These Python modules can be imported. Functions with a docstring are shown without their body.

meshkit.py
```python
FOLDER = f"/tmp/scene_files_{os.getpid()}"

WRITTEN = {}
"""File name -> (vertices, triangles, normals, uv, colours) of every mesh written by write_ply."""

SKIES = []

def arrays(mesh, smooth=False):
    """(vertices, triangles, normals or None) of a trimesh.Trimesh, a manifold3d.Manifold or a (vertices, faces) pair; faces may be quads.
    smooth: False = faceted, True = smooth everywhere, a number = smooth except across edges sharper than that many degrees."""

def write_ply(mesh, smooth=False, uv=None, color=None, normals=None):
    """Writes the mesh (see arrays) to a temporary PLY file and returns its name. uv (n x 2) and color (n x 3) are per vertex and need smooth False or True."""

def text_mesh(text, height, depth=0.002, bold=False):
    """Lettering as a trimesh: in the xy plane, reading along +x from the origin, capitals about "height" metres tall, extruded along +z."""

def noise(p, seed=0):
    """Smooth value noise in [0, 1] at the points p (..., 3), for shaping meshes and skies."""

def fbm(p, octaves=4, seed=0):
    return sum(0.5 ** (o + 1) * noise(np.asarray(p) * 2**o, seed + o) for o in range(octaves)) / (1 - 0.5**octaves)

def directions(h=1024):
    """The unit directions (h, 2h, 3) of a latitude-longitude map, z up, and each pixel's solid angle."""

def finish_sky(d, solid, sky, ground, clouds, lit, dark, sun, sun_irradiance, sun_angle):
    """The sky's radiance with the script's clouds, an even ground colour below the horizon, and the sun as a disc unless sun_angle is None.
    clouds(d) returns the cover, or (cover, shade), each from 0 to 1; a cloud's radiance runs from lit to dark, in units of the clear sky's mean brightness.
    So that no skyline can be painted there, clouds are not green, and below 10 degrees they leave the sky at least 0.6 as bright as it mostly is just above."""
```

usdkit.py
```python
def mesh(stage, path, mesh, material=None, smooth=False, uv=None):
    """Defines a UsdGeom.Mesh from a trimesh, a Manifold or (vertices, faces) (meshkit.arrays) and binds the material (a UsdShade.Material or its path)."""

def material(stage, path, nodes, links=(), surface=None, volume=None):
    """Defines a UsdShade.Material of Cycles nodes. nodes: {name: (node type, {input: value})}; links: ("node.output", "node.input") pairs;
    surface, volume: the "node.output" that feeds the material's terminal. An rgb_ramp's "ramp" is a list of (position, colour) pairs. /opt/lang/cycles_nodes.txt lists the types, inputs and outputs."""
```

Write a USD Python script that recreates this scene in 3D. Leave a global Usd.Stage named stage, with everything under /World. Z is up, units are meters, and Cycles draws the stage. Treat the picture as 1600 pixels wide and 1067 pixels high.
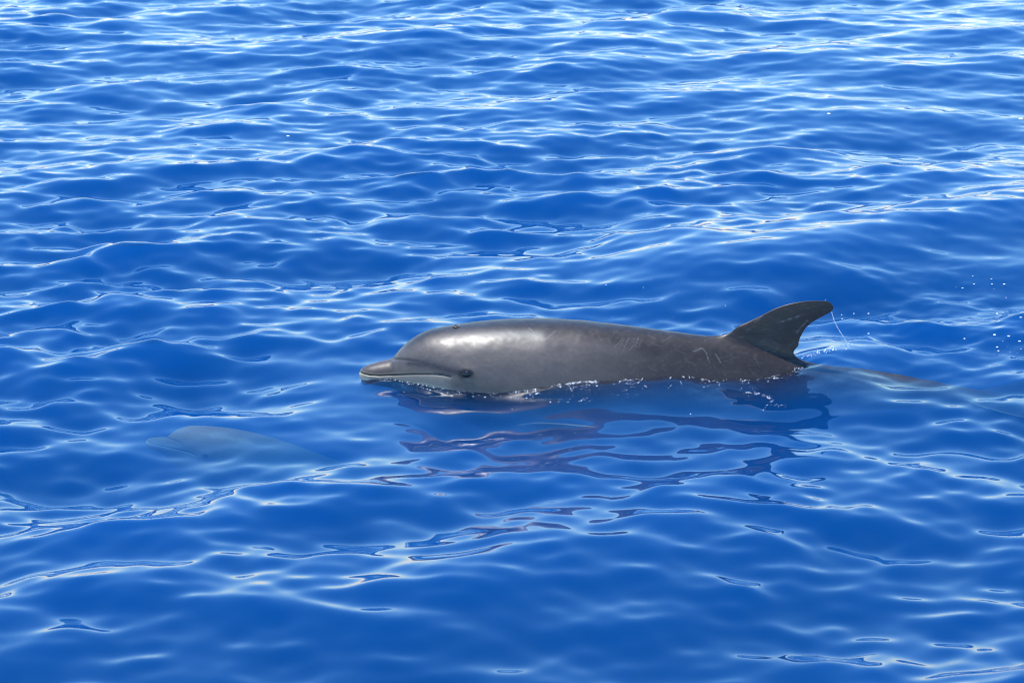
import math, random, numpy as np, trimesh, usdkit, meshkit
import manifold3d as m3
from pxr import Usd, UsdGeom, UsdLux, UsdShade, Gf, Sdf, Vt

rng = np.random.default_rng(7)
stage = Usd.Stage.CreateInMemory()
UsdGeom.Xform.Define(stage, '/World')
UsdGeom.Scope.Define(stage, '/World/Looks')

# ---------------------------------------------------------------- camera
FOCAL, APERTURE = 100.0, 36.0
CAM = np.array([0.0, -11.48, 3.4])
PITCH = math.radians(16.5)
cam = UsdGeom.Camera.Define(stage, '/World/camera')
cam.CreateFocalLengthAttr(FOCAL)
cam.CreateHorizontalApertureAttr(APERTURE)
cam.CreateVerticalApertureAttr(APERTURE * 682 / 1024)
cam.CreateFStopAttr(8.0)
cam.CreateFocusDistanceAttr(11.5)
cam.CreateClippingRangeAttr((0.1, 100000.0))
cam.AddTranslateOp().Set(Gf.Vec3d(*map(float, CAM)))
cam.AddRotateXOp().Set(90.0 - math.degrees(PITCH))
cam.CreateExposureAttr(1.05)

# ---------------------------------------------------------------- sky and sun
SUN = np.array([-0.24, 0.12, 0.95]); SUN /= np.linalg.norm(SUN)
SKY_STRENGTH, SUN_INTENSITY = 0.15, 0.84
sky_mat = usdkit.material(stage, '/World/Looks/sky_look', {
    'sky': ('sky_texture', {'sky_type': 'single_scattering', 'sun_disc': False,
                            'sun_elevation': math.asin(SUN[2]), 'sun_rotation': math.atan2(SUN[0], SUN[1]),
                            'altitude': 0.0, 'air_density': 1.35, 'aerosol_density': 0.0, 'ozone_density': 8.0}),
    'deep': ('hsv', {'saturation': 1.18}),
    'bg': ('background_shader', {'strength': SKY_STRENGTH}),
}, [('sky.color', 'deep.color'), ('deep.color', 'bg.color')], surface='bg.background')
dome = UsdLux.DomeLight.Define(stage, '/World/sky')
UsdShade.MaterialBindingAPI.Apply(dome.GetPrim()).Bind(sky_mat)
dome.GetPrim().SetCustomDataByKey('kind', 'structure')
sun = UsdLux.DistantLight.Define(stage, '/World/sun')
sun.CreateNormalizeAttr(True); sun.CreateIntensityAttr(SUN_INTENSITY); sun.CreateAngleAttr(0.53)
sun.CreateColorAttr(Gf.Vec3f(1.0, 0.955, 0.88))
q = Gf.Rotation(Gf.Vec3d(0, 0, -1), Gf.Vec3d(*map(float, -SUN))).GetQuat()
sun.AddOrientOp(UsdGeom.XformOp.PrecisionDouble).Set(Gf.Quatd(q))

# ---------------------------------------------------------------- helpers
def tag(p, label=None, category=None, group=None, kind=None):
    p = p.GetPrim() if hasattr(p, 'GetPrim') else p
    for k, v in (('label', label), ('category', category), ('group', group), ('kind', kind)):
        if v: p.SetCustomDataByKey(k, v)
    return p

def smoothstep(a, b, x):
    t = np.clip((x - a) / (b - a), 0, 1)
    return t * t * (3 - 2 * t)

FPX = FOCAL / APERTURE * 1600.0
def ray(px, py):
    """Direction from the camera through a point of the photograph, given in its 1600 x 1067 pixels."""
    u, v = (px - 800.0) / FPX, -(py - 533.5) / FPX
    c, s = math.cos(PITCH), math.sin(PITCH)
    return np.array([u, c + v * s, -s + v * c])
def on_plane_y(px, py, y):
    d = ray(px, py); t = (y - CAM[1]) / d[1]
    return CAM + d * t
def on_plane_z(px, py, z=0.0):
    d = ray(px, py); t = (z - CAM[2]) / d[2]
    return CAM + d * t

# ---------------------------------------------------------------- waves
def wave_set():
    r = np.random.default_rng(21)
    W = []
    def band(n, l0, l1, slope, main, spread):
        for i in range(n):
            lam = l0 * (l1 / l0) ** ((i + r.random()) / n)
            th = math.radians(main + spread * r.normal())
            k = 2 * math.pi / lam
            W.append((k * math.cos(th), k * math.sin(th), slope / math.sqrt(n) * math.sqrt(2) / k, r.random() * 2 * math.pi, lam))
    band(14, 2.0, 5.5, 0.042, 112, 22)
    band(28, 0.62, 1.7, 0.094, 112, 34)
    band(54, 0.23, 0.62, 0.128, 102, 42)
    band(50, 0.10, 0.23, 0.080, 96, 48)
    return np.array(W)
WAVES = wave_set()

def water_height(x, y, space=None):
    """Displacement (dx, dy, dz) of the sea surface at rest position x, y."""
    dx, dy, dz = (np.zeros_like(x) for _ in range(3))
    gust = meshkit.fbm(np.stack([x * 0.22, y * 0.16, x * 0], -1), 3, 5)
    gust = (0.55 + 0.9 * smoothstep(0.25, 0.75, gust)) * (0.72 + 0.28 * smoothstep(-4.5, -0.5, y))
    for kx, ky, a, ph, lam in WAVES:
        amp = a
        if space is not None: amp = a * smoothstep(2.0, 5.0, lam / space)
        if lam < 0.9: amp = amp * gust
        p = kx * x + ky * y + ph
        k = math.hypot(kx, ky)
        c, s = np.cos(p), np.sin(p)
        dz += amp * c
        ch = 0.35
        dx -= ch * amp * kx / k * s
        dy -= ch * amp * ky / k * s
    return dx, dy, dz

def ripple_set():
    r, W = np.random.default_rng(5), []
    for i in range(40):
        lam = 0.05 * 3.2 ** ((i + r.random()) / 40)
        th = math.radians(115 + 40 * r.normal()); k = 2 * math.pi / lam
        W.append((k * math.cos(th), k * math.sin(th), 0.10 / math.sqrt(40) * 1.41 / k, r.random() * 6.283, lam))
    return W
RIPPLES = ripple_set()
BODY_Y = on_plane_z(900, 590)[1]

def crest(points, amp, front, back, x, y):
    g = np.array([on_plane_z(*p)[:2] for p in points])
    yc = np.interp(x, g[:, 0], g[:, 1])
    fade = smoothstep(g[0, 0], g[0, 0] + 0.8, x)
    d = y - yc
    w = np.where(d < 0, front, back)
    return amp * fade * np.exp(-(d / w) ** 2 / 2)

HALF = np.array([(560, 0), (567, 12), (590, 21), (613, 26), (636, 43), (670, 62), (713, 76), (800, 93), (900, 97), (1000, 88), (1100, 73), (1200, 57), (1300, 42)], float)
def surface(x, y, space=None):
    """The whole sea: open waves, calmer by the dolphin, its bow swell and wake, and two larger crests to the right."""
    dx, dy, dz = water_height(x, y, space)
    near = np.exp(-(np.maximum(np.abs(x - 0.25) - 0.95, 0) / 0.30) ** 2) * np.exp(-(np.maximum(np.abs(y - BODY_Y + 0.12) - 0.22, 0) / 0.35) ** 2)
    cg = on_plane_z(380, 672)
    over = np.exp(-(np.maximum(np.abs(x - cg[0] - 0.1) - 0.45, 0) / 0.25) ** 2) * np.exp(-((y - cg[1]) / 0.38) ** 2)
    near = np.maximum(near, 0.85 * over)
    calm = 1 - 0.70 * near
    dx, dy, dz = dx * calm, dy * calm, dz * calm
    far = 1 - 0.12 * smoothstep(-0.5, 6.0, y)
    dx, dy, dz = dx * far, dy * far, dz * far
    big = np.exp(-(np.maximum(np.abs(x - 2.0) - 1.2, 0) / 0.5) ** 2) * np.exp(-((y - on_plane_z(1300, 420)[1]) / 0.7) ** 2)
    dx, dy, dz = dx * (1 - 0.55 * big), dy * (1 - 0.55 * big), dz * (1 - 0.55 * big)
    # the lip of water that the moving body pushes ahead of its side
    sx = np.array([on_plane_y(q, 590, BODY_Y)[0] for q in HALF[:, 0]])
    out = (BODY_Y - np.interp(x, sx, HALF[:, 1] / 390.0)) - y
    lip = np.interp(x, sx, [0, .006, .016, .020, .020, .020, .020, .022, .024, .020, .014, .008, 0])
    dz = dz + lip * np.exp(-(np.maximum(out, 0) / 0.055) ** 2) * (1 - smoothstep(0.08, 0.3, -out))
    # water heaped along the flank from the flipper back to the fin
    hump = on_plane_z(1295, 574)
    swell = 0.080 * np.exp(-((x - hump[0]) / 0.26) ** 2 - ((y - BODY_Y + 0.02) / 0.30) ** 2)
    swell += 0.040 * smoothstep(-0.1, 0.30, x) * (1 - smoothstep(0.55, 1.15, x)) * np.exp(-((y - (BODY_Y - 0.20)) / 0.22) ** 2)
    dz = dz + swell
    dz = dz + crest([(840, 452), (1000, 425), (1150, 412), (1300, 396), (1450, 362), (1600, 346), (1800, 342)], 0.13, 0.42, 0.55, x, y)
    dz = dz + crest([(1060, 452), (1200, 440), (1350, 448), (1480, 440), (1600, 428), (1800, 424)], 0.030, 0.16, 0.22, x, y)
    c = on_plane_z(1470, 505)
    wake = np.exp(-((x - c[0]) / 0.48) ** 2 - ((y - c[1]) / 0.75) ** 2)
    c2 = on_plane_z(1250, 600)
    wake = np.maximum(wake, 1.7 * np.exp(-((x - c2[0] + 0.25) / 0.5) ** 2 - ((y - c2[1]) / 0.20) ** 2))
    m = wake > 0.02
    if m.any():
        add = np.zeros(int(m.sum()))
        for kx, ky, a, ph, lam in RIPPLES: add += a * np.cos(kx * x[m] + ky * y[m] + ph)
        dz = dz.copy(); dz[m] += add * wake[m]
    return dx, dy, dz

def axis(a, b, n, far, grow, bnd=None):
    """n even steps from a to b, then growing steps out to +-far."""
    core = np.linspace(a, b, n)
    lo, hi, st = [], [], core[1] - core[0]
    s, x = st, b
    while x < far: s *= grow; x += s; hi.append(x)
    s, x = st, a
    while x > -far: s *= grow; x -= s; lo.append(x)
    return np.array(lo[::-1] + list(core) + hi)

XS = axis(-4.1, 4.1, 860, 2500, 1.18)
yc = [-4.6]
while yc[-1] < 12.5:
    yc.append(yc[-1] + 0.0085 + 0.0016 * max(0, yc[-1] + 4.6) )
core_n = len(yc)
s, y = yc[-1] - yc[-2], yc[-1]
hi = []
while y < 2500: s *= 1.18; y += s; hi.append(y)
s, y = 0.0085, yc[0]; lo = []
while y > -2500: s *= 1.18; y -= s; lo.append(y)
YS = np.array(lo[::-1] + yc + hi)
X, Y = np.meshgrid(XS, YS)
SPX, SPY = np.gradient(XS), np.gradient(YS)
space = np.maximum(SPX[None, :], SPY[:, None])
dx, dy, dz = surface(X, Y, space)
P = np.stack([X + dx, Y + dy, dz], -1)
ny, nx = X.shape
idx = np.arange(ny * nx).reshape(ny, nx)
quads = np.stack([idx[:-1, :-1], idx[:-1, 1:], idx[1:, 1:], idx[1:, :-1]], -1).reshape(-1, 4)
verts = P.reshape(-1, 3)
# closed box: sides and bottom
DEPTH = -14.0
rim = np.concatenate([idx[0, :], idx[1:, -1], idx[-1, -2::-1], idx[-2:0:-1, 0]])
low = verts[rim].copy(); low[:, 2] = DEPTH
n0 = len(verts); m = len(rim)
i = np.arange(m); j = (i + 1) % m
sides = np.stack([rim[j], rim[i], n0 + i, n0 + j], -1)
verts = np.vstack([verts, low, [[0, 0, DEPTH]]])
bottom = np.stack([n0 + j, n0 + i, np.full(m, n0 + m)], -1)
counts = np.concatenate([np.full(len(quads) + len(sides), 4), np.full(m, 3)])
index = np.concatenate([quads.ravel(), sides.ravel(), bottom.ravel()])
water_mat = usdkit.material(stage, '/World/Looks/sea_water', {
    'fr': ('fresnel', {'IOR': 1.333}),
    'tr': ('transparent_bsdf', {'color': (1, 1, 1)}),
    'gl': ('glossy_bsdf', {'color': (1, 1, 1), 'roughness': 0.03}),
    'mx': ('mix_closure', {}),
    'vol': ('volume_coefficients', {'scatter_coeffs': (0.0, 0.52, 2.1), 'absorption_coeffs': (5.0, 2.45, 0.75)}),
}, [('fr.fac', 'mx.fac'), ('tr.BSDF', 'mx.closure1'), ('gl.BSDF', 'mx.closure2')], surface='mx.closure', volume='vol.volume')
sea = UsdGeom.Mesh.Define(stage, '/World/sea')
sea.CreatePointsAttr(Vt.Vec3fArray.FromNumpy(verts.astype(np.float32)))
sea.CreateFaceVertexCountsAttr(Vt.IntArray.FromNumpy(counts.astype(np.int32)))
sea.CreateFaceVertexIndicesAttr(Vt.IntArray.FromNumpy(index.astype(np.int32)))
sea.CreateSubdivisionSchemeAttr('none')
# smooth normals on the top sheet
gx = np.gradient(P, axis=1); gy = np.gradient(P, axis=0)
N = np.cross(gx, gy); N /= np.linalg.norm(N, axis=-1, keepdims=True)
side_n = low - [0, 0, DEPTH]; side_n[:, 2] = -500; side_n /= np.linalg.norm(side_n, axis=1, keepdims=True)
normals = np.vstack([N.reshape(-1, 3), side_n, [[0, 0, -1.0]]])
sea.CreateNormalsAttr(Vt.Vec3fArray.FromNumpy(normals.astype(np.float32))); sea.SetNormalsInterpolation('vertex')
UsdShade.MaterialBindingAPI.Apply(sea.GetPrim()).Bind(water_mat)
tag(sea, 'deep blue rippled open sea water', kind='structure')

# ---------------------------------------------------------------- dolphin
from scipy.interpolate import PchipInterpolator
from scipy.spatial import cKDTree
PXM = 390.0                                   # the photograph's pixels per metre at the dolphin
def side(px, py):
    """A point of the side view (photograph pixels) on the body's middle plane, relative to (0, BODY_Y, 0)."""
    p = on_plane_y(px, py, BODY_Y)
    return p[0], p[2]
STATIONS = np.array([  # px, top row, bottom row, half width in pixels
    (561.5, 582.5, 585, 2), (563, 578.5, 590, 7), (567, 575, 594.5, 12), (575, 571, 598.5, 17), (590, 566.5, 601, 21), (604, 563, 603, 24), (613, 560.5, 605, 26.5),
    (617, 556.5, 607, 28.5), (624, 548, 611, 34), (636, 537, 617, 43), (650, 527, 624, 52), (670, 518, 632, 62), (690, 513.5, 640, 71), (713, 510, 648, 78),
    (745, 505.5, 660, 86), (800, 501.5, 680, 95), (850, 500.5, 692, 99), (900, 502.5, 698, 99), (950, 507, 697, 95), (1000, 513, 693, 89), (1050, 519, 687, 82), (1100, 525, 680, 74),
    (1150, 532, 672, 66), (1200, 546, 661, 58), (1250, 563, 654, 48), (1300, 572, 647, 41), (1350, 577, 641, 34), (1400, 585, 636, 27), (1450, 594, 634, 21), (1500, 604, 635, 16),
    (1550, 613, 637, 11), (1585, 620, 637, 6), (1597, 624, 634, 2)])
def grid_mesh(rings):
    """A closed mesh from rings (stations x points x 3), with a point at either end."""
    n, k = rings.shape[:2]
    v = np.vstack([rings.reshape(-1, 3), rings[0].mean(0), rings[-1].mean(0)])
    i, j = np.meshgrid(np.arange(n - 1), np.arange(k), indexing='ij')
    a, b, c, d = i * k + j, i * k + (j + 1) % k, (i + 1) * k + (j + 1) % k, (i + 1) * k + j
    f = [np.stack([a, b, c], -1).reshape(-1, 3), np.stack([a, c, d], -1).reshape(-1, 3)]
    j = np.arange(k); e = (n - 1) * k
    f += [np.stack([(j + 1) % k, j, np.full(k, n * k)], -1), np.stack([e + j, e + (j + 1) % k, np.full(k, n * k + 1)], -1)]
    m = trimesh.Trimesh(v, np.vstack(f), process=False)
    if m.volume < 0: m.invert()
    return m
def body_loft():
    px = STATIONS[:, 0]
    xs = np.array([side(p, 590)[0] for p in px])
    zt = np.array([side(p, r)[1] for p, r in STATIONS[:, :2]]); zb = np.array([side(p, r)[1] for p, r in STATIONS[:, [0, 2]]])
    hw = STATIONS[:, 3] / PXM
    u = np.arange(len(xs))
    t = np.concatenate([np.linspace(0, 14, 300)[:-1], np.linspace(14, len(xs) - 1, 460)])
    X_, T, B, H = (PchipInterpolator(xs, q)(np.interp(t, u, xs)) for q in (xs, zt, zb, hw))
    th = np.linspace(0, 2 * np.pi, 320, endpoint=False)
    c, s_ = np.cos(th), np.sin(th)
    # rounded section: widest a little below the middle, narrower over the back
    rings = np.zeros((len(t), len(th), 3))
    rings[..., 0] = X_[:, None]
    mid = (T + B) / 2; hh = (T - B) / 2
    ridge = np.interp(np.interp(t, u, px), [850, 1120, 1300, 1450], [0.10, 0.42, 0.40, 0.15])[:, None]
    rings[..., 1] = H[:, None] * np.sign(c) * np.abs(c) ** 0.95 * (1 - ridge * s_) / (1 + 0.25 * np.maximum(ridge - 0.1, 0))
    rings[..., 2] = mid[:, None] + hh[:, None] * s_
    return grid_mesh(rings)
def blade(lead, trail, thick, k=56, n=110):
    """A fin lofted between a leading and a trailing edge (n x 3 polylines), thick = half thickness along it, side = normal direction."""
    lead, trail = np.asarray(lead, float), np.asarray(trail, float)
    def res(q):
        d = np.r_[0, np.cumsum(np.linalg.norm(np.diff(q, axis=0), axis=1))]
        return PchipInterpolator(d / d[-1], q)(np.linspace(0, 1, n))
    L, R = res(lead), res(trail)
    th = np.linspace(0, 2 * np.pi, k, endpoint=False)
    w = (1 - np.cos(th)) / 2                                 # 0 at the leading edge
    prof = np.sign(np.sin(th)) * (2.6 * np.sqrt(w + 1e-9) * (1 - w) ** 0.9) * 0.62
    prof[np.abs(prof) < 1e-9] = 0
    T = np.interp(np.linspace(0, 1, n), np.linspace(0, 1, len(thick)), thick)
    chord = R - L
    along = np.gradient((L + R) / 2, axis=0)
    nrm = np.cross(chord, along); nrm /= np.linalg.norm(nrm, axis=1, keepdims=True)
    rings = L[:, None] + chord[:, None] * w[None, :, None] + nrm[:, None] * (T[:, None] * prof[None])[..., None]
    return grid_mesh(rings)
def to_m3(t):
    return m3.Manifold(m3.Mesh(np.asarray(t.vertices, np.float32), np.asarray(t.faces, np.uint32)))
def p3(px, py, y=0.0):
    x, z = side(px, py); return (x, y, z)
def build_dolphin():
    body = body_loft()
    lead = [p3(*q) for q in [(1035, 580), (1058, 552), (1082, 531), (1106, 523.5), (1130, 518), (1154, 509.5), (1185, 495), (1215, 480.5), (1240, 473.5), (1268, 470), (1288, 470), (1298, 473.5), (1301, 478)]]
    trail = [p3(*q) for q in [(1268, 605), (1259, 578), (1250, 554), (1248, 536), (1256, 516), (1270, 503), (1287, 493), (1297, 487.5), (1300.5, 484), (1301.2, 481), (1301.4, 479)]]
    fin = blade(lead, trail, [0.100, 0.074, 0.048, 0.032, 0.022, 0.015, 0.008, 0.003])
    parts = [fin]
    for sg in (-1, 1):
        # flukes, level, swept back to pointed tips
        z = side(1560, 626)[1]
        fx = lambda px: side(px, 620)[0]
        lead = [(fx(1462), 0.0, z + .035), (fx(1490), sg * .035, z + .02), (fx(1530), sg * .11, z + .006), (fx(1575), sg * .20, z), (fx(1615), sg * .27, z), (fx(1642), sg * .305, z - .004), (fx(1650), sg * .312, z - .004)]
        trail = [(fx(1600), 0.0, z - .005), (fx(1604), sg * .03, z - .002), (fx(1612), sg * .10, z), (fx(1622), sg * .18, z), (fx(1636), sg * .25, z - .002), (fx(1649), sg * .300, z - .004), (fx(1652), sg * .311, z - .004)]
        parts.append(blade(lead, trail, [.024, .018, .012, .009, .006, .003, .002]))
        # flippers
        bx = side(800, 590)[0]
        lead = [(bx - .06, sg * .13, -.16), (bx - .02, sg * .22, -.135), (bx + .08, sg * .32, -.09), (bx + .20, sg * .41, -.065), (bx + .31, sg * .455, -.060), (bx + .335, sg * .46, -.06)]
        trail = [(bx + .12, sg * .13, -.20), (bx + .13, sg * .21, -.165), (bx + .18, sg * .29, -.12), (bx + .25, sg * .37, -.085), (bx + .31, sg * .43, -.065), (bx + .337, sg * .455, -.061)]
        parts.append(blade(lead, trail, [.035, .028, .018, .012, .008, .003]))
    solid = to_m3(body)
    for p in parts: solid = solid + to_m3(p)
    mm = solid.to_mesh()
    v, f = np.array(mm.vert_properties[:, :3], float), np.array(mm.tri_verts)
    mesh = trimesh.Trimesh(v, f, process=True)
    # soften where the fins grow out of the body
    d0 = cKDTree(body.vertices).query(mesh.vertices)[0]
    d1 = np.min([cKDTree(p.vertices).query(mesh.vertices)[0] for p in parts], axis=0)
    w = (1 - smoothstep(0.010, 0.064, np.maximum(d0, d1)))[:, None]
    lap = trimesh.smoothing.laplacian_calculation(mesh, equal_weight=True)
    v = mesh.vertices.copy()
    for _ in range(130): v += 0.5 * w * (lap @ v - v)
    mesh.vertices = v
    return mesh
dolphin_mesh = build_dolphin()

def photo_px(v):
    """Photograph pixels of points given relative to (0, BODY_Y, 0), seen from the camera; far-side points are mirrored to the near side first."""
    q = v.copy(); q[:, 1] = -np.abs(q[:, 1]); q = q + [0, BODY_Y, 0] - CAM
    c, s_ = math.cos(PITCH), math.sin(PITCH)
    fwd = q[:, 1] * c - q[:, 2] * s_; up = q[:, 1] * s_ + q[:, 2] * c
    return 800 + FPX * q[:, 0] / fwd, 533.5 - FPX * up / fwd
def seg_dist(px, py, pts):
    d = np.full(len(px), 1e9); pts = np.asarray(pts, float)
    for a, b in zip(pts[:-1], pts[1:]):
        t = np.clip(((px - a[0]) * (b[0] - a[0]) + (py - a[1]) * (b[1] - a[1])) / max(1e-9, ((b - a) ** 2).sum()), 0, 1)
        d = np.minimum(d, np.hypot(px - a[0] - t * (b[0] - a[0]), py - a[1] - t * (b[1] - a[1])))
    return d
MOUTH = [(562, 580.5), (568, 583.5), (577, 586), (592, 587), (620, 585.5), (650, 584.5), (676, 584.5), (692, 586), (703, 588.5)]
CREASE = [(613, 561), (630, 561.5), (655, 565), (680, 570)]
def carve(mesh):
    v = mesh.vertices.copy(); n = mesh.vertex_normals
    px, py = photo_px(v)
    dm, dc = seg_dist(px, py, MOUTH), seg_dist(px, py, CREASE)
    push = 0.0048 * np.exp(-(dm / 1.5) ** 2) + 0.0032 * np.exp(-(dc / 2.4) ** 2) * (1 - smoothstep(632, 672, px))
    eye = np.hypot((px - 729) / 16, (py - 583) / 10)
    push -= 0.007 * np.exp(-(eye / 1.1) ** 2)
    push[np.abs(px - 640) > 130] = 0
    v -= n * push[:, None]
    v += n * ((meshkit.fbm(v * 14, 3, 3) - 0.5) * 0.004)[:, None] * smoothstep(620, 700, px)[:, None]
    mesh.vertices = v
    return mesh
dolphin_mesh = carve(dolphin_mesh)
def pigment(mesh):
    v = mesh.vertices
    px, py = photo_px(v)
    def mixc(c, new, w): return c * (1 - w[:, None]) + np.array(new) * w[:, None]
    nz = meshkit.fbm(v * np.array([9, 9, 16]), 4, 11); fine = meshkit.fbm(v * 60, 3, 12)
    cape, flank, belly = (0.021, 0.015, 0.013), (0.084, 0.070, 0.062), (0.100, 0.088, 0.078)
    # dark cape over the back, light flank, paler below
    line = np.interp(px, [600, 650, 700, 760, 830, 900, 960, 1020, 1100, 1250, 1500], [560, 530, 516, 512, 514, 522, 534, 546, 560, 590, 620])
    col = np.tile(np.array(cape), (len(v), 1))
    col = mixc(col, flank, smoothstep(-5, 16, py - line + 14 * (nz - 0.5)) * (1 - 0.88 * smoothstep(840, 1080, px)))
    col = mixc(col, belly, smoothstep(0.02, -0.16, v[:, 2]) * (1 - 0.5 * smoothstep(1150, 1400, px)))
    # darker beak top and stripe to the eye, pale lower jaw
    beak = (1 - smoothstep(606, 640, px))
    mouth = np.interp(px, *np.array(MOUTH).T)
    col = mixc(col, (0.055, 0.043, 0.040), beak * (py < mouth))
    stripe = np.exp(-(seg_dist(px, py, [(640, 566), (670, 570), (700, 578), (722, 583)]) / 6.5) ** 2)
    col = mixc(col, (0.022, 0.019, 0.021), 0.9 * stripe)
    jaw = smoothstep(-0.6, 1.2, py - mouth) * (1 - smoothstep(690, 716, px))
    col = mixc(col, (0.20, 0.175, 0.14), jaw * 0.85)
    col = mixc(col, (0.33, 0.29, 0.22), 0.8 * np.exp(-(seg_dist(px, py, [(561, 582), (566, 590), (574, 594)]) / 3.5) ** 2))
    lip = np.exp(-((seg_dist(px, py, [(q[0], q[1] - 2.6) for q in MOUTH[:-2]])) / 1.2) ** 2)
    col = mixc(col, (0.24, 0.19, 0.12), 0.5 * lip)
    col = mixc(col, (0.010, 0.009, 0.009), np.exp(-(seg_dist(px, py, MOUTH) / 1.1) ** 2))
    col = mixc(col, (0.030, 0.027, 0.028), 0.85 * np.exp(-(seg_dist(px, py, CREASE) / 2.0) ** 2))
    col = mixc(col, (0.005, 0.005, 0.005), np.exp(-(np.hypot((px - 728) / 13, (py - 583.5) / 7.5)) ** 8))
    # light streak behind the blowhole
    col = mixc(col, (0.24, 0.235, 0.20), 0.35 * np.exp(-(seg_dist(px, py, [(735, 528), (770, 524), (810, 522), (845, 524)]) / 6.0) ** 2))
    # rake marks and scratches
    r = np.random.default_rng(3)
    marks = [[(1093, 545), (1098, 544), (1104, 552), (1108, 566)], [(1083, 549), (1090, 547), (1096, 544)], [(1118, 553), (1126, 566)], [(868, 517), (850, 532)],
             [(1215, 505), (1235, 498), (1255, 492)], [(1180, 503), (1190, 494)], [(826, 512), (836, 521)], [(690, 556), (698, 554)], [(1245, 520), (1262, 500)]]
    for k in range(9): marks.append([(963 + 4.2 * k + r.normal(), 546 - 0.6 * k + 3 * r.normal()), (974 + 3.6 * k + r.normal(), 531 - 0.4 * k + 4 * r.normal())])
    for k in range(5): marks.append([(802 + 7 * k + r.normal() * 2, 548 + r.normal() * 3), (812 + 7 * k, 530 + r.normal() * 4)])
    for k in range(4): marks.append([(1206 + 4.5 * k, 552 - 3 * k), (1184 + 4.5 * k, 538 - 3 * k)])
    for k in range(70):
        a = np.array([r.uniform(650, 1200), r.uniform(512, 588)]); L = r.uniform(5, 22); t = r.uniform(-1.2, 1.2)
        marks.append([a, a + [L * math.cos(t), L * math.sin(t)]])
    for i, mk in enumerate(marks):
        lo, hi = np.min(mk, 0) - 6, np.max(mk, 0) + 6
        sel = np.where((px > lo[0]) & (px < hi[0]) & (py > lo[1]) & (py < hi[1]))[0]
        if len(sel) == 0: continue
        wgt = (0.40 if i < 9 else 0.20 if i < 31 else 0.10) * np.exp(-(seg_dist(px[sel], py[sel], mk) / 0.7) ** 2)
        col[sel] = col[sel] * (1 - wgt[:, None]) + np.array((0.20, 0.19, 0.185)) * wgt[:, None]
    spots = smoothstep(0.70, 0.76, meshkit.noise(v * 140, 9))
    col = mixc(col, (0.22, 0.21, 0.20), 0.06 * spots)
    col *= (0.86 + 0.28 * fine)[:, None] * (0.8 + 0.4 * nz)[:, None]
    return col
skin = usdkit.material(stage, '/World/Looks/wet_dolphin_skin', {
    'pig': ('attribute', {'attribute': 'pigment'}),
    'geo': ('texture_coordinate', {}),
    'ns': ('noise_texture', {'scale': 45.0, 'detail': 4.0}),
    'rr': ('map_range', {'from_min': 0.3, 'from_max': 0.7, 'to_min': 0.40, 'to_max': 0.46}),
    'bp': ('bump', {'strength': 0.06, 'distance': 0.003}),
    'p': ('principled_bsdf', {'specular_ior_level': 0.36, 'coat_weight': 0.10, 'coat_roughness': 0.2, 'coat_ior': 1.33}),
}, [('pig.color', 'p.base_color'), ('geo.object', 'ns.vector'), ('ns.fac', 'rr.value'), ('rr.result', 'p.roughness'), ('ns.fac', 'bp.height'), ('bp.normal', 'p.normal')], surface='p.BSDF')
dark_eye = usdkit.material(stage, '/World/Looks/eye_black', {'p': ('principled_bsdf', {'base_color': (0.006, 0.005, 0.006), 'roughness': 0.08})}, surface='p.BSDF')
hole = usdkit.material(stage, '/World/Looks/blowhole_brown', {'p': ('principled_bsdf', {'base_color': (0.06, 0.045, 0.03), 'roughness': 0.3})}, surface='p.BSDF')

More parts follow.
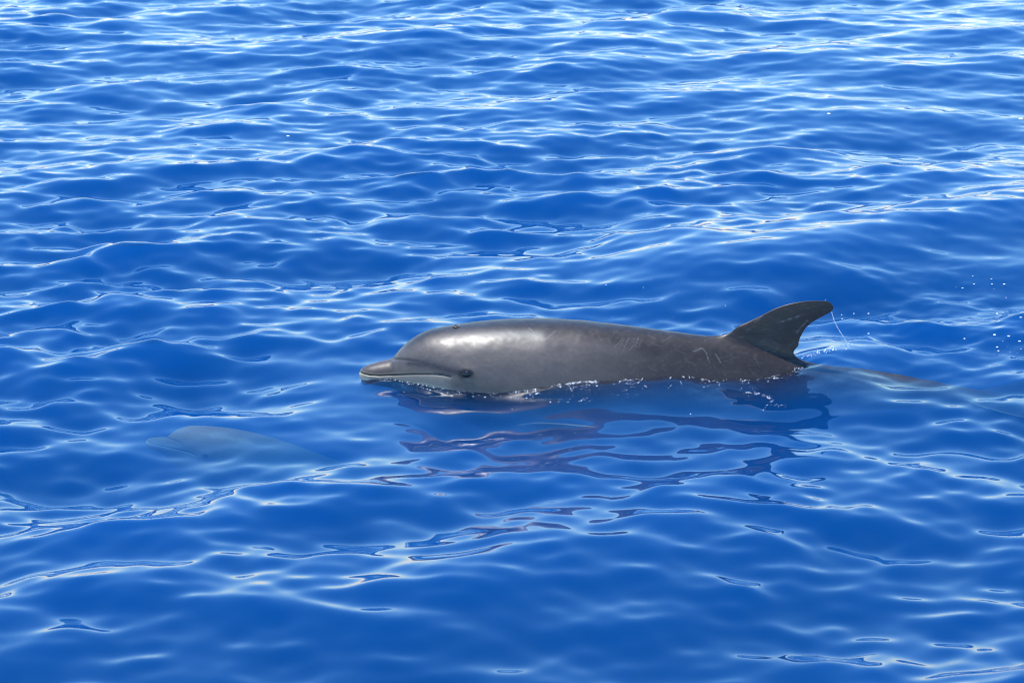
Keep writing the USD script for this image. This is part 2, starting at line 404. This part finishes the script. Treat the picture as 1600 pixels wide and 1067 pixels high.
def put(path, mesh, mat, col=None):
    m = usdkit.mesh(stage, path, mesh, mat, smooth=True)
    if col is not None:
        UsdGeom.PrimvarsAPI(m).CreatePrimvar('pigment', Sdf.ValueTypeNames.Color3fArray, 'vertex').Set(Vt.Vec3fArray.FromNumpy(col.astype(np.float32)))
    return m
def ellipsoid(rx, ry, rz, sub=3):
    e = trimesh.creation.icosphere(sub); e.apply_scale((rx, ry, rz)); return e
def surface_at(px, py):
    """Where the sight line through a photograph pixel meets the body: point and normal, relative to (0, BODY_Y, 0)."""
    hit, _, tri = dolphin_mesh.ray.intersects_location([CAM - [0, BODY_Y, 0]], [ray(px, py)], multiple_hits=False)
    return hit[0], dolphin_mesh.face_normals[tri[0]]
def frame(n, along):
    t = np.asarray(along, float) - np.dot(along, n) * n; t /= np.linalg.norm(t)
    M = np.eye(4); M[:3, 0], M[:3, 1], M[:3, 2] = t, n, np.cross(t, n); return M
dolphin_col = pigment(dolphin_mesh)
root = UsdGeom.Xform.Define(stage, '/World/dolphin'); root.AddTranslateOp().Set(Gf.Vec3d(0, float(BODY_Y), 0))
tag(root, 'large grey dolphin at the surface with its back and dorsal fin out of the water', 'dolphin')
put('/World/dolphin/body', dolphin_mesh, skin, dolphin_col)
p, n = surface_at(729, 584.5)
for k, sg in enumerate((1, -1)):
    e = ellipsoid(0.017, 0.008, 0.0125)
    e.apply_transform(frame(n, (1, 0, 0.1))); e.apply_translation(p - 0.001 * n)
    if sg < 0: e.vertices[:, 1] *= -1; e.invert()
    put('/World/dolphin/eye' + ('' if k == 0 else '_001'), e, dark_eye)
bz = dolphin_mesh.vertices[(np.abs(dolphin_mesh.vertices[:, 1]) < 0.01) & (np.abs(dolphin_mesh.vertices[:, 0] - side(713, 511)[0]) < 0.01)][:, 2].max()
e = trimesh.creation.torus(0.009, 0.0042, 32, 16); e.apply_scale((1.2, 1.6, 0.7)); e.apply_translation((side(713, 511)[0], -0.004, bz + 0.001))
put('/World/dolphin/blowhole', e, hole)

# a smaller dolphin under the surface, ahead of the first
CALF = 0.55
tip = dolphin_mesh.vertices[dolphin_mesh.vertices[:, 0].argmin()]
goal = on_plane_z(228, 690, -0.117)
c2 = UsdGeom.Xform.Define(stage, '/World/dolphin_001')
c2.AddTranslateOp().Set(Gf.Vec3d(*map(float, goal)))
tag(c2, 'small pale dolphin wholly under water, its beak far left of the large dolphin', 'dolphin')
turn = trimesh.transformations.rotation_matrix(math.radians(13), [0, 1, 0])
def young(m):
    m = m.copy(); m.apply_translation(-tip); m.apply_scale(CALF); m.apply_transform(turn); return m
calf_col = 0.8 * dolphin_col + np.array([0.115, 0.105, 0.10])       # young skin is paler
pale_skin = usdkit.material(stage, '/World/Looks/young_dolphin_skin', {
    'pig': ('attribute', {'attribute': 'pigment'}), 'p': ('principled_bsdf', {'roughness': 0.7, 'specular_ior_level': 0.05})}, [('pig.color', 'p.base_color')], surface='p.BSDF')
put('/World/dolphin_001/body', young(dolphin_mesh), pale_skin, calf_col)
for k, sg in enumerate((1, -1)):
    e = ellipsoid(0.017, 0.008, 0.0125)
    e.apply_transform(frame(n, (1, 0, 0.1))); e.apply_translation(p - 0.001 * n)
    if sg < 0: e.vertices[:, 1] *= -1; e.invert()
    put('/World/dolphin_001/eye' + ('' if k == 0 else '_001'), young(e), dark_eye)

# ---------------------------------------------------------------- foam, drops and bubbles
foam_white = usdkit.material(stage, '/World/Looks/foam_white', {'p': ('principled_bsdf', {'base_color': (0.80, 0.81, 0.80), 'roughness': 0.18, 'specular_ior_level': 0.6})}, surface='p.BSDF')
clear_drop = usdkit.material(stage, '/World/Looks/clear_drop', {'p': ('principled_bsdf', {'base_color': (1, 1, 1), 'roughness': 0.02, 'ior': 1.333, 'transmission_weight': 0.75})}, surface='p.BSDF')
sel_x = np.where((XS > -0.75) & (XS < 1.6))[0]; sel_y = np.where((YS > BODY_Y - 0.8) & (YS < BODY_Y + 0.45))[0]
G = P[sel_y[0]:sel_y[-1] + 1, sel_x[0]:sel_x[-1] + 1]
gi = np.arange(G.shape[0] * G.shape[1]).reshape(G.shape[:2])
patch = trimesh.Trimesh(G.reshape(-1, 3), np.vstack([np.stack([gi[:-1, :-1], gi[:-1, 1:], gi[1:, 1:]], -1).reshape(-1, 3), np.stack([gi[:-1, :-1], gi[1:, 1:], gi[1:, :-1]], -1).reshape(-1, 3)]), process=False)
world_body = dolphin_mesh.copy(); world_body.apply_translation((0, BODY_Y, 0))
def first_hit(mesh, rays):
    loc, ri, _ = mesh.ray.intersects_location(np.tile(CAM, (len(rays), 1)), rays, multiple_hits=False)
    t = np.full(len(rays), np.inf); t[ri] = np.linalg.norm(loc - CAM, axis=1); return t
def waterline(cols):
    rows = np.arange(566, 632, 0.5)
    R = np.array([ray(c, r) for c in cols for r in rows]); R /= np.linalg.norm(R, axis=1, keepdims=True)
    tb, tw = (first_hit(m, R).reshape(len(cols), len(rows)) for m in (world_body, patch))
    out = []
    for i, c in enumerate(cols):
        dry = np.where((tb[i] < tw[i]) & np.isfinite(tb[i]))[0]
        out.append(rows[dry[-1]] if len(dry) else np.nan)
    return np.array(out)
def sea_point(px, py):
    d = ray(px, py); d /= np.linalg.norm(d)
    t = first_hit(patch, d[None])[0]
    return CAM + d * t if np.isfinite(t) else on_plane_z(px, py, 0.02)
line_x = np.arange(566, 1256, 2.0)
line_y = waterline(line_x)
ok = np.isfinite(line_y); line_x, line_y = line_x[ok], line_y[ok]
r = np.random.default_rng(44)
ball = trimesh.creation.icosphere(1)
def blobs(spots, lo, hi, flat=0.75):
    vs, fs, n = [], [], 0
    for p_ in spots:
        rad = lo * (hi / lo) ** (r.random() ** 2.0)
        sc = rad * np.array([1, 1, flat]) * r.uniform(0.75, 1.3, 3)
        vs.append(ball.vertices * sc + p_); fs.append(ball.faces + n); n += len(ball.vertices)
    return trimesh.Trimesh(np.vstack(vs), np.vstack(fs), process=False)
spots = []
for c, w in zip(line_x, line_y):
    dens = np.interp(c, [566, 590, 640, 700, 780, 850, 900, 930, 970, 990, 1020, 1060, 1150, 1200, 1250], [0, 0.4, 1.4, 1.8, 2.6, 3.0, 3.8, 6, 5, 2, 1.0, 1.8, 1.6, 2.2, 3.6])
    wide = np.interp(c, [566, 640, 760, 850, 940, 1000, 1060, 1150, 1250], [1, 5, 6, 6, 6, 8, 9, 9, 4])
    for _ in range(r.poisson(dens * 1.8 * smoothstep(0.3, 0.75, meshkit.noise(np.array([c / 11.0, 0.5, 0.5]), 4)))):
        e = r.exponential(wide) if r.random() < 0.6 else r.normal() * 1.2
        spots.append(sea_point(c + r.normal(), w + 0.8 + e))
for k in range(60):      # a second thin line of drops under the head
    t = r.random(); spots.append(sea_point(600 + 330 * t + r.normal() * 2, np.interp(t, [0, .3, .6, 1], [601, 612, 622, 626]) + r.normal() * 2.2))
for pts, n_ in (([(1190, 641), (1200, 633), (1207, 625), (1195, 617), (1165, 612)], 45), ([(1205, 634), (1230, 632)], 12)):
    pts = np.array(pts, float); d = np.r_[0, np.cumsum(np.linalg.norm(np.diff(pts, axis=0), axis=1))]
    for t in r.random(n_) * d[-1]:
        spots.append(sea_point(np.interp(t, d, pts[:, 0]) + r.normal() * 2, np.interp(t, d, pts[:, 1]) + r.normal() * 1.2))
beads = blobs(spots, 0.0007, 0.0027)
beads_prim = put('/World/foam_beads', beads, foam_white)
tag(beads_prim, 'white beads of foam and spray along the waterline of the large dolphin', 'foam', kind='stuff')

spots = []
for k in range(80):      # drops flung up behind the fin
    t = r.random(); q = np.array([1252 + 82 * t, np.interp(t, [0, .4, 1], [557, 550, 538])]) + r.normal(size=2) * [2, 2.4]
    spots.append(on_plane_y(q[0], q[1], BODY_Y + r.uniform(-0.02, 0.10)))
for k in range(22):      # fine spray in the air over the back
    spots.append(on_plane_y(r.uniform(930, 1340), r.uniform(435, 530), BODY_Y + r.uniform(-0.1, 0.5)))
spray = put('/World/spray_drops', blobs(spots, 0.0008, 0.0030, 1.0), foam_white)
tag(spray, 'drops of spray in the air behind the dorsal fin and over the back', 'spray', kind='stuff')

tip_line = np.array([on_plane_y(a, b, BODY_Y) for a, b in [(1299.5, 487), (1301, 493), (1304, 502), (1309, 512), (1315, 522), (1320, 530), (1324, 537)]])
tt = np.linspace(0, 1, 60); tl = PchipInterpolator(np.linspace(0, 1, 7), tip_line)(tt)
rad = 0.0015 * (1 + 0.5 * np.sin(tt * 55) * (0.4 + tt)) 
th = np.linspace(0, 2 * np.pi, 10, endpoint=False)
strand = grid_mesh(tl[:, None] + rad[:, None, None] * np.stack([np.cos(th), np.sin(th), 0 * th], -1)[None])
tag(put('/World/water_trickle', strand, clear_drop), 'thin trickle of clear water falling from the tip of the dorsal fin', 'water')

def dome(rx, rz, k):
    e = trimesh.creation.icosphere(2)
    e.vertices = e.vertices * [rx, rx * 0.85, rz] * (1 + 0.12 * (meshkit.noise(e.vertices * 1.7 + k * 5) - 0.5))[:, None]
    return e
def bubble(name, px, py, size, label, category, group=None, z=None, mat=foam_white):
    d = on_plane_z(px, py, 0.0)
    if z is None:
        for _ in range(3):
            h = surface(np.array([d[0]]), np.array([d[1]]))[2][0]; d = on_plane_z(px, py, h)
    else: d = on_plane_y(px, py, z)
    b = dome(size, size * (0.35 if z is None else 1.0), px); b.apply_translation(d)
    tag(put('/World/' + name, b, mat), label, category, group)
right = [(1494, 449), (1504, 450), (1522, 444), (1549, 436), (1550, 444), (1553, 452), (1569, 444), (1572, 465), (1520, 431), (1558, 490), (1595, 496), (1507, 529), (1554, 523), (1576, 525),
         (1593, 533), (1574, 542), (1558, 542), (1595, 545), (1590, 552), (1578, 550), (1584, 558), (1567, 533), (1560, 548)]
for k, q in enumerate(right):
    bubble('foam_bubble' + (f'_{k:03d}' if k else ''), *q, 0.0018 + 0.0045 * r.random() ** 2, 'small white foam bubble on the rippled water right of the dorsal fin', 'foam bubble', 'foam bubbles floating on the wake')
for k, q in enumerate([(1315, 492), (1316, 498), (1334, 490), (1357, 490), (1357, 521)]):
    bubble('water_drop' + (f'_{k:03d}' if k else ''), *q, r.uniform(0.0025, 0.0042), 'clear drop of water in the air just right of the dorsal fin tip', 'water drop', 'drops thrown off the dorsal fin', BODY_Y + 0.05, clear_drop)
n_ = len(right)
for px_, py_, sz, lab in [(81, 25, .014, 'white fleck of foam in the top left corner of the sea'), (450, 213, .009, 'lone white fleck of foam in the upper left of the sea'),
                          (1295, 178, .010, 'lone white fleck of foam far above the dorsal fin'), (1595, 186, .013, 'white fleck of foam at the right edge far behind the wake')]:
    bubble(f'foam_bubble_{n_:03d}', px_, py_, sz, lab, 'foam bubble'); n_ += 1
